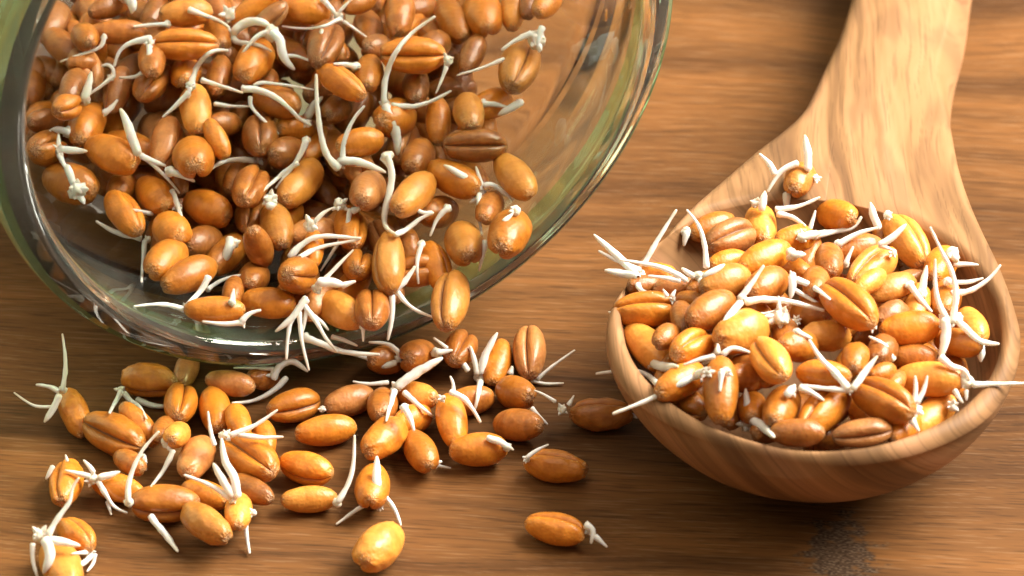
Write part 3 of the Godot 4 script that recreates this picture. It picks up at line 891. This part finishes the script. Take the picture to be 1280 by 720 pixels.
func grains_on_table():
	w("T", 94, 517, 64, 37, 112, 180, 0, 0, "upright lone grain at the far left with an upright thread like root", [[7, 78, 488, 81, 470, 82, 450, 78, 418], [11, 74, 494, 66, 512, 56, 527], [7, 73, 489, 62, 483, 46, 481], [5, 70, 508, 45, 508, 30, 500, 18, 491]])
	w("T", 186, 476, 70, 45, 175, -62, 4, 0, "furrowed grain under the jar's rim with hanging roots at its left", [[8, 152, 489, 144, 503, 137, 516], [8, 155, 491, 164, 503, 174, 507, 183, 523], [-10, 172, 500, 190, 507, 206, 508], [0, 151, 488, 6]])
	w("T", 233, 463, 46, 31, 70, 180, 0, 3, "dull pinkish grain leaning right behind the furrowed grain under the rim")
	w("T", 225, 506, 52, 43, 80, 8, 3, 0, "round furrowed grain just below the dull pinkish grain")
	w("T", 269, 512, 60, 41, 100, 180, 3, 0, "stout upright grain below the jar's rim with a brown lower tip")
	w("T", 288, 479, 62, 33, -10, 180, 0, 3, "dull level grain in the jar's shadow behind the stout upright grain")
	w("T", 298, 526, 46, 32, 110, 180, -2, 0, "grain peeping out right behind the stout upright grain")
	w("T", 142, 543, 82, 53, -25, 14, 6, 0, "largest furrowed grain at the left with a dark scar on its skin")
	w("T", 174, 531, 68, 33, -50, 180, 0, 0, "slim grain lying behind the largest furrowed grain", [[10, 178, 572, 182, 587], [0, 178, 574, 6]])
	w("T", 162, 578, 44, 30, -30, 180, -2, 2, "brown grain under the largest furrowed grain")
	w("T", 205, 537, 36, 28, 70, 180, 0, 2, "small brown grain paired with a yellow ball shaped one")
	w("T", 222, 543, 36, 32, 40, 180, 3, 1, "yellow ball shaped grain with a cluster of buds and one straight root", [[0, 209, 553, 9], [8, 216, 563, 205, 587, 189, 608]])
	w("T", 245, 573, 60, 44, 60, 180, 3, 3, "tan glossy grain standing left of the widest furrowed grain")
	w("T", 313, 571, 80, 56, 145, 4, 8, 0, "widest furrowed grain with a frosted end at its lower right", [[0, 281, 545, 8], [8, 288, 544, 320, 531, 346, 513], [8, 298, 543, 326, 547, 353, 546], [7, 268, 556, 263, 538, 260, 515]])
	w("T", 331, 548, 48, 30, 100, 180, 0, 0, "grain hidden behind the widest furrowed grain's right shoulder")
	w("T", 313, 612, 62, 34, 155, 180, 0, 2, "brown grain under the widest furrowed grain with a frosted right tip")
	w("T", 298, 640, 48, 36, 85, 180, 8, 1, "short grain carrying a tall ribbon like shoot and a pointed one", [[13, 297, 620, 292, 595, 281, 576, 277, 549], [13, 290, 620, 280, 603, 267, 580], [8, 287, 623, 264, 607, 231, 594], [7, 307, 652, 308, 668, 312, 691], [0, 316, 641, 5], [0, 291, 624, 7]])
	w("T", 206, 629, 86, 49, 180, -42, 9, 0, "longest level grain at the front left with a hooked root at its left tip", [[8, 161, 628, 160, 607, 168, 582, 180, 560, 198, 540], [11, 188, 645, 198, 658, 209, 671, 222, 689]])
	w("T", 258, 655, 70, 43, 145, 180, 5, 1, "yellow grain lying below the longest level grain, blunt tip lower right")
	w("T", 256, 618, 62, 36, -20, 180, 0, 0, "amber grain behind the short grain with the ribbon like shoot")
	w("T", 82, 603, 60, 43, 78, -52, 3, 0, "grain at the left with a split dark lower tip", [[-8, 66, 583, 58, 598], [6, 84, 576, 82, 569]])
	w("T", 148, 610, 66, 37, 165, 180, 2, 0, "grain with a white star shaped sprout over its left end", [[8, 112, 595, 98, 592, 82, 588], [8, 117, 590, 112, 583, 105, 576], [11, 124, 597, 136, 594, 149, 590], [8, 123, 602, 134, 621, 144, 635, 158, 641], [0, 115, 600, 9], [-6, 134, 627, 139, 643]])
	w("T", 95, 669, 56, 38, -40, -50, 2, 0, "orange grain at the lower left corner with small curled roots at its tip", [[8, 114, 694, 100, 707, 65, 714], [7, 118, 693, 117, 704, 109, 714], [6, 110, 690, 90, 692], [0, 113, 690, 6]])
	w("T", 76, 706, 72, 52, 115, 180, 7, 1, "golden grain cut by the lower edge under a large white claw of sprouts", [[8, 60, 668, 74, 645, 88, 626, 90, 610, 98, 598], [13, 62, 674, 80, 678, 99, 682], [17, 57, 674, 63, 694, 55, 715], [7, 41, 680, 41, 702, 48, 724], [0, 50, 670, 11]])
	w("T", 367, 507, 68, 43, 14, 20, 3, 0, "furrowed grain right of the widest one with white specks at its right end", [[0, 403, 511, 5]])
	w("T", 437, 501, 64, 40, 15, 180, 0, 3, "dull brownish grain with a soft highlight in the middle of the spill")
	w("T", 407, 538, 76, 40, 8, 180, 3, 0, "long smooth amber grain below the furrowed one with white specks")
	w("T", 383, 584, 68, 43, -15, 56, 2, 0, "grain with a silvery furrow along its top")
	w("T", 386, 624, 70, 35, 3, 180, 2, 1, "pale level grain with a long translucent root rising from its right tip", [[8, 422, 628, 436, 603, 442, 578, 443, 545]])
	w("T", 480, 548, 66, 46, 40, 180, 8, 0, "orange grain with ragged white flakes at its upper right tip", [[10, 503, 507, 512, 520, 517, 537], [0, 505, 509, 6]])
	w("T", 525, 563, 58, 41, -60, 180, 2, 0, "wrinkled grain pointing down right with a small white bud", [[9, 541, 580, 551, 577], [-5, 548, 582, 563, 585]])
	w("T", 516, 524, 50, 38, 20, 180, 0, 0, "grain hidden behind the flaked one in the middle of the spill")
	w("T", 565, 526, 68, 40, 100, 180, 5, 0, "smooth upright grain with a forked root at its top", [[6, 566, 490, 567, 480, 563, 471], [9, 563, 490, 579, 497, 592, 513, 600, 527], [0, 553, 498, 5]])
	w("T", 598, 562, 72, 44, 3, 180, 3, 0, "broad level grain with a flat white flake hanging at its right end", [[11, 610, 547, 626, 553, 641, 562], [0, 634, 559, 6]])
	w("T", 648, 531, 62, 42, 178, 180, 2, 2, "brown tear shaped grain with a pale flake behind it", [[-7, 665, 510, 674, 521, 684, 530]])
	w("T", 645, 491, 52, 43, 160, 180, 2, 0, "round orange grain above the brown tear shaped one")
	w("T", 662, 441, 68, 43, 90, -14, 0, 3, "tall dull furrowed grain standing furthest back on the table", [[5, 672, 474, 690, 458, 718, 438], [5, 664, 476, 682, 480, 704, 479]])
	w("T", 622, 453, 60, 36, 255, 180, 3, 0, "grain behind a bundle of thick white shoots in the spill's middle", [[12, 601, 466, 607, 442, 621, 417], [10, 597, 467, 593, 450, 588, 434], [8, 585, 463, 570, 444, 543, 423], [8, 600, 478, 597, 498, 593, 513], [0, 601, 472, 9], [9, 638, 467, 640, 459]])
	w("T", 574, 438, 50, 42, 60, 0, 0, 2, "dark broken grain behind the bundle of thick white shoots")
	w("T", 524, 446, 50, 45, 10, 180, 2, 2, "wrinkled amber grain in front of the rim with a blunt pale shoot", [[10, 546, 441, 564, 438]])
	w("T", 482, 450, 48, 38, 0, 180, -1, 2, "dark grain in the rim's shadow with two wavy roots at its right", [[9, 494, 453, 477, 458, 458, 447, 436, 442], [7, 499, 442, 486, 430, 462, 428], [0, 498, 448, 6]])
	w("T", 522, 495, 52, 37, 170, 180, 4, 1, "grain under the longest straight white shoot", [[15, 497, 483, 520, 466, 552, 448], [9, 493, 489, 486, 512, 483, 526], [8, 505, 490, 524, 507, 543, 522], [-7, 485, 478, 462, 480, 442, 477], [0, 496, 484, 8]])
	w("T", 478, 507, 46, 40, 80, 180, 0, 2, "brown grain left beneath the longest straight white shoot")
	w("T", 587, 501, 62, 38, 10, 180, 0, 2, "shaded grain behind the smooth upright grain with the forked root")
	w("T", 752, 517, 78, 43, 180, 56, 0, 2, "dark level grain nearly touching the spoon", [[0, 703, 512, 7], [5, 694, 502, 680, 493, 668, 488], [6, 711, 506, 717, 495], [-8, 785, 516, 796, 522]])
	w("T", 695, 582, 78, 42, 172, 58, 0, 0, "lone smooth grain below the dark one with a short sprout at its left", [[6, 659, 572, 670, 563, 685, 556], [0, 658, 573, 5]])
	w("T", 694, 661, 76, 42, -12, -58, 0, 0, "lone grain at the lower middle with a small curled white shoot", [[10, 732, 656, 742, 662, 739, 678], [8, 744, 670, 758, 683], [0, 736, 664, 6]])
	w("T", 474, 683, 72, 54, 225, 180, 0, 1, "plump sproutless golden grain lowest in front of the spill")
	w("T", 466, 606, 58, 45, 262, 180, 3, 0, "grain with one upright blunt white shoot and two splayed roots", [[15, 472, 631, 471, 603, 471, 572], [7, 463, 627, 446, 637, 421, 655], [7, 481, 620, 493, 635, 501, 656], [0, 474, 634, 6]])
	w("T", 328, 473, 42, 31, 0, 180, 0, 2, "dark grain under the rim beneath a thick arched sprout", [[11, 342, 473, 350, 457, 366, 451, 384, 464], [8, 358, 472, 346, 485, 320, 500, 291, 504], [6, 342, 461, 318, 460, 293, 460], [0, 342, 469, 7]])

func grains_in_spoon():
	w("S", 999, 225, 46, 39, 60, 180, 132, 1, "topmost grain, lying on the spoon's neck with an upright white shoot", [[13, 1010, 212, 1010, 192, 1006, 170], [9, 997, 204, 977, 213, 960, 239], [9, 968, 217, 962, 204, 950, 193], [-12, 983, 242, 983, 260], [0, 1020, 223, 6]])
	w("S", 951, 283, 54, 42, 100, 180, 10, 1, "upright golden grain at the heap's back with a clump of white buds on top", [[0, 945, 254, 8], [12, 952, 262, 956, 240], [8, 970, 262, 998, 258, 1024, 247], [9, 972, 267, 990, 271, 1006, 282]])
	w("S", 890, 284, 60, 37, 20, 180, 0, 0, "orange grain at the heap's far left back with a stubby white sprout", [[10, 858, 290, 855, 306]])
	w("S", 912, 298, 66, 48, 20, -18, 0, 3, "tan lobed grain left of the upright golden grain")
	w("S", 1046, 269, 52, 41, 170, 180, 6, 0, "oval orange grain at the heap's back edge with a root curling beneath", [[9, 1018, 294, 1040, 290, 1066, 285, 1076, 272]])
	w("S", 993, 299, 52, 37, 10, 180, 2, 0, "grain with a fat white stub right of the upright golden one", [[14, 999, 297, 1012, 294, 1026, 291], [0, 1003, 297, 8], [7, 1013, 285, 1019, 264]])
	w("S", 956, 323, 70, 43, 25, 180, 4, 0, "glossy grain with a dull left brush end below the upright golden one", [[12, 989, 318, 1006, 318]])
	w("S", 959, 356, 58, 45, 30, 180, 3, 2, "wrinkled brown grain with a yellow shoot and two bowed roots at its right", [[12, 990, 345, 991, 358, 988, 373], [9, 996, 350, 1014, 357, 1037, 374], [7, 993, 362, 1008, 371, 1026, 381], [0, 990, 345, 6]])
	w("S", 1037, 326, 46, 38, 100, 180, 2, 2, "small brown grain with a black broken spot", [[8, 1057, 330, 1061, 320, 1066, 309]])
	w("S", 1020, 352, 42, 36, 90, 180, -3, 2, "dull small grain beneath the one with the black spot")
	w("S", 1061, 381, 82, 53, -38, -18, 5, 0, "largest furrowed grain in the heap's middle with the furrow wide open", [[0, 1090, 408, 6]])
	w("S", 1090, 335, 72, 46, 40, -42, 5, 1, "furrowed golden grain at the back with a flared white shoot at its tip", [[11, 1100, 306, 1115, 297, 1132, 281], [0, 1116, 316, 6], [9, 1100, 306, 1114, 312]])
	w("S", 1133, 303, 80, 46, 125, 52, 3, 1, "long golden grain leaning on the hollow's back right wall", [[12, 1098, 285, 1092, 271, 1088, 254], [0, 1110, 269, 7]])
	w("S", 1088, 352, 44, 28, 35, 180, 6, 1, "small yellow sliver of grain on top between two bigger golden ones")
	w("S", 1113, 363, 68, 44, 22, 52, 3, 1, "golden grain with a ragged right tip from which one root slants down", [[9, 1137, 356, 1150, 374, 1164, 389]])
	w("S", 1146, 380, 52, 37, 80, 180, 0, 1, "upright golden grain behind the amber one, a pale shoot above it", [[11, 1152, 366, 1155, 350, 1158, 333]])
	w("S", 1176, 331, 52, 41, 60, 180, 0, 0, "orange grain near the hollow's right wall with a white cap", [[14, 1190, 318, 1197, 326], [8, 1193, 331, 1208, 330, 1222, 331]])
	w("S", 1182, 373, 50, 41, 80, 180, 0, 0, "orange grain at the right with two long level roots over the wall", [[8, 1184, 352, 1208, 353, 1228, 348], [9, 1190, 367, 1214, 363, 1238, 347, 1250, 332]])
	w("S", 1137, 411, 76, 46, 8, 180, 6, 0, "amber grain right of the middle with two tall crossing white roots", [[9, 1190, 402, 1195, 372, 1190, 340, 1177, 314, 1163, 285], [9, 1186, 402, 1175, 384, 1169, 356, 1169, 325], [15, 1181, 399, 1183, 416, 1176, 447], [0, 1183, 405, 11]])
	w("S", 1198, 428, 62, 37, -10, 180, 3, 0, "level grain on the right under a thick white shoot reaching the wall", [[11, 1195, 398, 1214, 418, 1228, 428, 1248, 430], [-13, 1226, 432, 1226, 451]])
	w("S", 1215, 407, 52, 38, -60, 180, -1, 1, "golden grain touching the hollow's right wall")
	w("S", 1140, 447, 60, 36, 0, 180, -2, 2, "brown glossy grain between the amber grain and the one with long right root")
	w("S", 1162, 474, 86, 46, -2, 180, 5, 1, "long golden grain whose straight root juts past the spoon's right edge", [[0, 1208, 477, 11], [10, 1176, 446, 1190, 459, 1206, 462, 1212, 474], [8, 1216, 481, 1245, 480, 1288, 479], [8, 1193, 488, 1203, 503], [6, 1208, 488, 1208, 500]])
	w("S", 1104, 500, 84, 53, -25, -34, 6, 0, "large furrowed grain near the front with a pair of antenna like roots", [[8, 1142, 504, 1145, 486, 1144, 471], [8, 1146, 503, 1155, 488, 1159, 471], [0, 1145, 512, 9], [10, 1139, 524, 1148, 538]])
	w("S", 1165, 520, 72, 43, 40, 180, 1, 1, "pale golden grain at the right front with a ragged white tip", [[0, 1191, 508, 8]])
	w("S", 1078, 541, 74, 37, 8, 20, -1, 3, "tan furrowed grain lying along the front rim")
	w("S", 1030, 516, 80, 49, 45, -46, 4, 0, "furrowed grain near the front under a fan of white roots", [[10, 1060, 486, 1042, 464, 1025, 447, 1012, 426], [9, 1059, 488, 1034, 486, 1005, 482], [9, 1000, 484, 1014, 490, 1029, 500], [11, 1066, 486, 1079, 468, 1096, 446], [0, 1063, 488, 6]])
	w("S", 996, 433, 52, 42, 0, 180, 1, 0, "deep orange grain left of the bright highlighted one")
	w("S", 1030, 468, 68, 37, 175, 180, 1, 0, "orange grain with a ragged right end behind the fan of white roots")
	w("S", 1032, 420, 62, 41, 0, 180, 4, 1, "bright golden grain in the middle with a broad white highlight", [[8, 996, 415, 1014, 423]])
	w("S", 963, 450, 64, 47, -55, 14, 7, 1, "golden grain with a short soft furrow facing out in the front half")
	w("S", 926, 416, 74, 55, 22, 180, 3, 1, "biggest pale grain left of the middle with a dark tip on the right")
	w("S", 889, 388, 68, 47, 30, 180, 4, 2, "brown smooth grain with a forked white sprout lying to its right", [[12, 926, 378, 916, 390, 904, 404], [9, 925, 373, 940, 354, 954, 333], [10, 932, 377, 960, 374, 992, 378, 1029, 388], [-6, 936, 391, 952, 393, 970, 388], [0, 928, 374, 7]])
	w("S", 982, 417, 46, 37, 100, 180, -1, 2, "brown grain beneath a flower like cluster of white buds", [[0, 975, 396, 14], [6, 974, 386, 973, 371]])
	w("S", 1013, 393, 52, 38, 180, 180, 1, 2, "shiny brown grain with a ring shaped tip right of the white bud cluster", [[0, 995, 401, 6]])
	w("S", 806, 389, 82, 47, 3, -36, 4, 0, "long furrowed grain on the left rim with a white speck at each end", [[6, 834, 370, 829, 362], [6, 840, 371, 844, 363], [-6, 768, 392, 761, 390], [0, 841, 374, 5]])
	w("S", 811, 434, 78, 46, -45, 180, 4, 1, "golden grain on the left below the long furrowed one with a white flake", [[14, 817, 455, 830, 459, 847, 458], [8, 822, 480, 806, 467, 780, 463, 746, 467]])
	w("S", 864, 435, 58, 47, 25, -30, 1, 0, "curled furrowed grain between two golden ones on the left")
	w("S", 832, 421, 38, 31, 40, 180, -1, 2, "small ragged brown grain right of the long furrowed grain's belly")
	w("S", 862, 375, 36, 25, -10, 180, 2, 0, "tiny orange grain between the long furrowed and the brown smooth grain")
	w("S", 853, 397, 44, 32, 100, 180, -4, 2, "dull grain under the tiny orange one")
	w("S", 846, 360, 58, 31, 0, 180, -3, 3, "dull tan grain under the left sprouts")
	w("S", 906, 353, 66, 45, 20, 180, 2, 1, "golden grain with a streaky highlight right of the star shaped sprout")
	w("S", 880, 356, 46, 34, 30, 180, 0, 2, "brown grain under the star shaped sprout with the tall bent root", [[8, 883, 334, 881, 308, 874, 283, 859, 263], [11, 880, 346, 891, 340, 905, 331], [9, 868, 346, 853, 336], [8, 858, 350, 832, 336, 808, 330, 776, 325], [8, 850, 351, 830, 347, 811, 345], [0, 874, 345, 9], [8, 876, 350, 879, 362]])
	w("S", 822, 344, 48, 34, 180, 180, 1, 0, "orange grain at the left rim with long white shoots reaching outside", [[8, 805, 331, 821, 302, 845, 263], [11, 797, 345, 772, 320, 743, 294], [12, 797, 346, 778, 342, 757, 338], [8, 800, 338, 776, 328, 749, 314], [8, 797, 355, 802, 365, 816, 367], [0, 801, 343, 7]])
	w("S", 806, 358, 44, 30, 0, 180, -2, 2, "dull grain at the left rim under the long white shoots")
	w("S", 850, 478, 68, 43, 30, 180, 3, 0, "grain on the left front rim with one long root pointing out left", [[14, 870, 470, 886, 462], [10, 882, 464, 850, 480, 810, 500, 767, 517], [-11, 876, 474, 862, 485, 850, 499], [0, 884, 465, 7]])
	w("S", 901, 488, 84, 45, 90, 180, 4, 0, "tall upright grain at the left front with white flakes near its top", [[9, 902, 465, 900, 488], [0, 908, 465, 8], [8, 897, 441, 897, 431], [8, 904, 443, 915, 434, 936, 440], [7, 893, 445, 878, 448, 855, 456]])
	w("S", 940, 509, 44, 39, 90, 180, 4, 0, "small round grain at the front rim under a thick forked white sprout", [[12, 937, 522, 934, 506, 932, 487], [15, 938, 524, 954, 533, 967, 546], [0, 934, 530, 11]])
	w("S", 977, 509, 58, 45, 60, 180, 1, 0, "orange grain near the front with a pink white knob on top", [[14, 984, 494, 993, 482], [0, 989, 488, 7]])
	w("S", 996, 541, 68, 37, 0, 180, -3, 2, "dim brown grain down against the front rim's middle")
	w("S", 933, 472, 52, 41, 0, 180, -5, 2, "shaded brown grain behind the tall upright one at the left front")
	w("S", 1069, 449, 42, 37, 80, 180, 1, 0, "small orange grain with a hollow lower end right of the fan of roots")
	w("S", 1103, 466, 36, 26, 20, 180, 1, 0, "tiny orange grain just above the large furrowed front grain")
	w("S", 1119, 479, 34, 24, 60, 180, 0, 2, "tiny wrinkled grain beside the long golden one's left end")
	w("S", 1102, 440, 44, 40, 60, 180, -8, 2, "dark grain in the hollow right of the middle with a bent white root", [[8, 1114, 447, 1107, 432, 1087, 421]])
	w("S", 1113, 394, 46, 35, 30, 180, -3, 3, "wrinkled pinkish grain behind the amber one")
	w("S", 1073, 312, 62, 41, 10, 180, -5, 2, "shaded brown grain behind the furrowed golden grain at the back", [[9, 1048, 306, 1072, 292, 1096, 285]])
	w("S", 1105, 288, 46, 30, 80, 180, 0, 2, "brown wrinkled grain beside the long golden grain's upper end")
	w("S", 911, 329, 52, 36, 10, 180, -4, 0, "deep amber grain in shade left of the glossy one with the dull end")
	w("S", 917, 517, 44, 34, 60, 180, -14, 2, "brown grain in shade between the tall upright grain and the small round one")
	w("S", 962, 536, 48, 36, 20, 180, -16, 2, "dim grain under the tip of the thick forked white sprout")
	w("S", 1040, 546, 48, 34, 0, 180, -18, 2, "dim grain at the front rim between two grains lying along it")
	w("S", 1130, 535, 50, 35, 40, 180, -16, 0, "amber grain at the right front between the tan furrowed and pale golden ones")
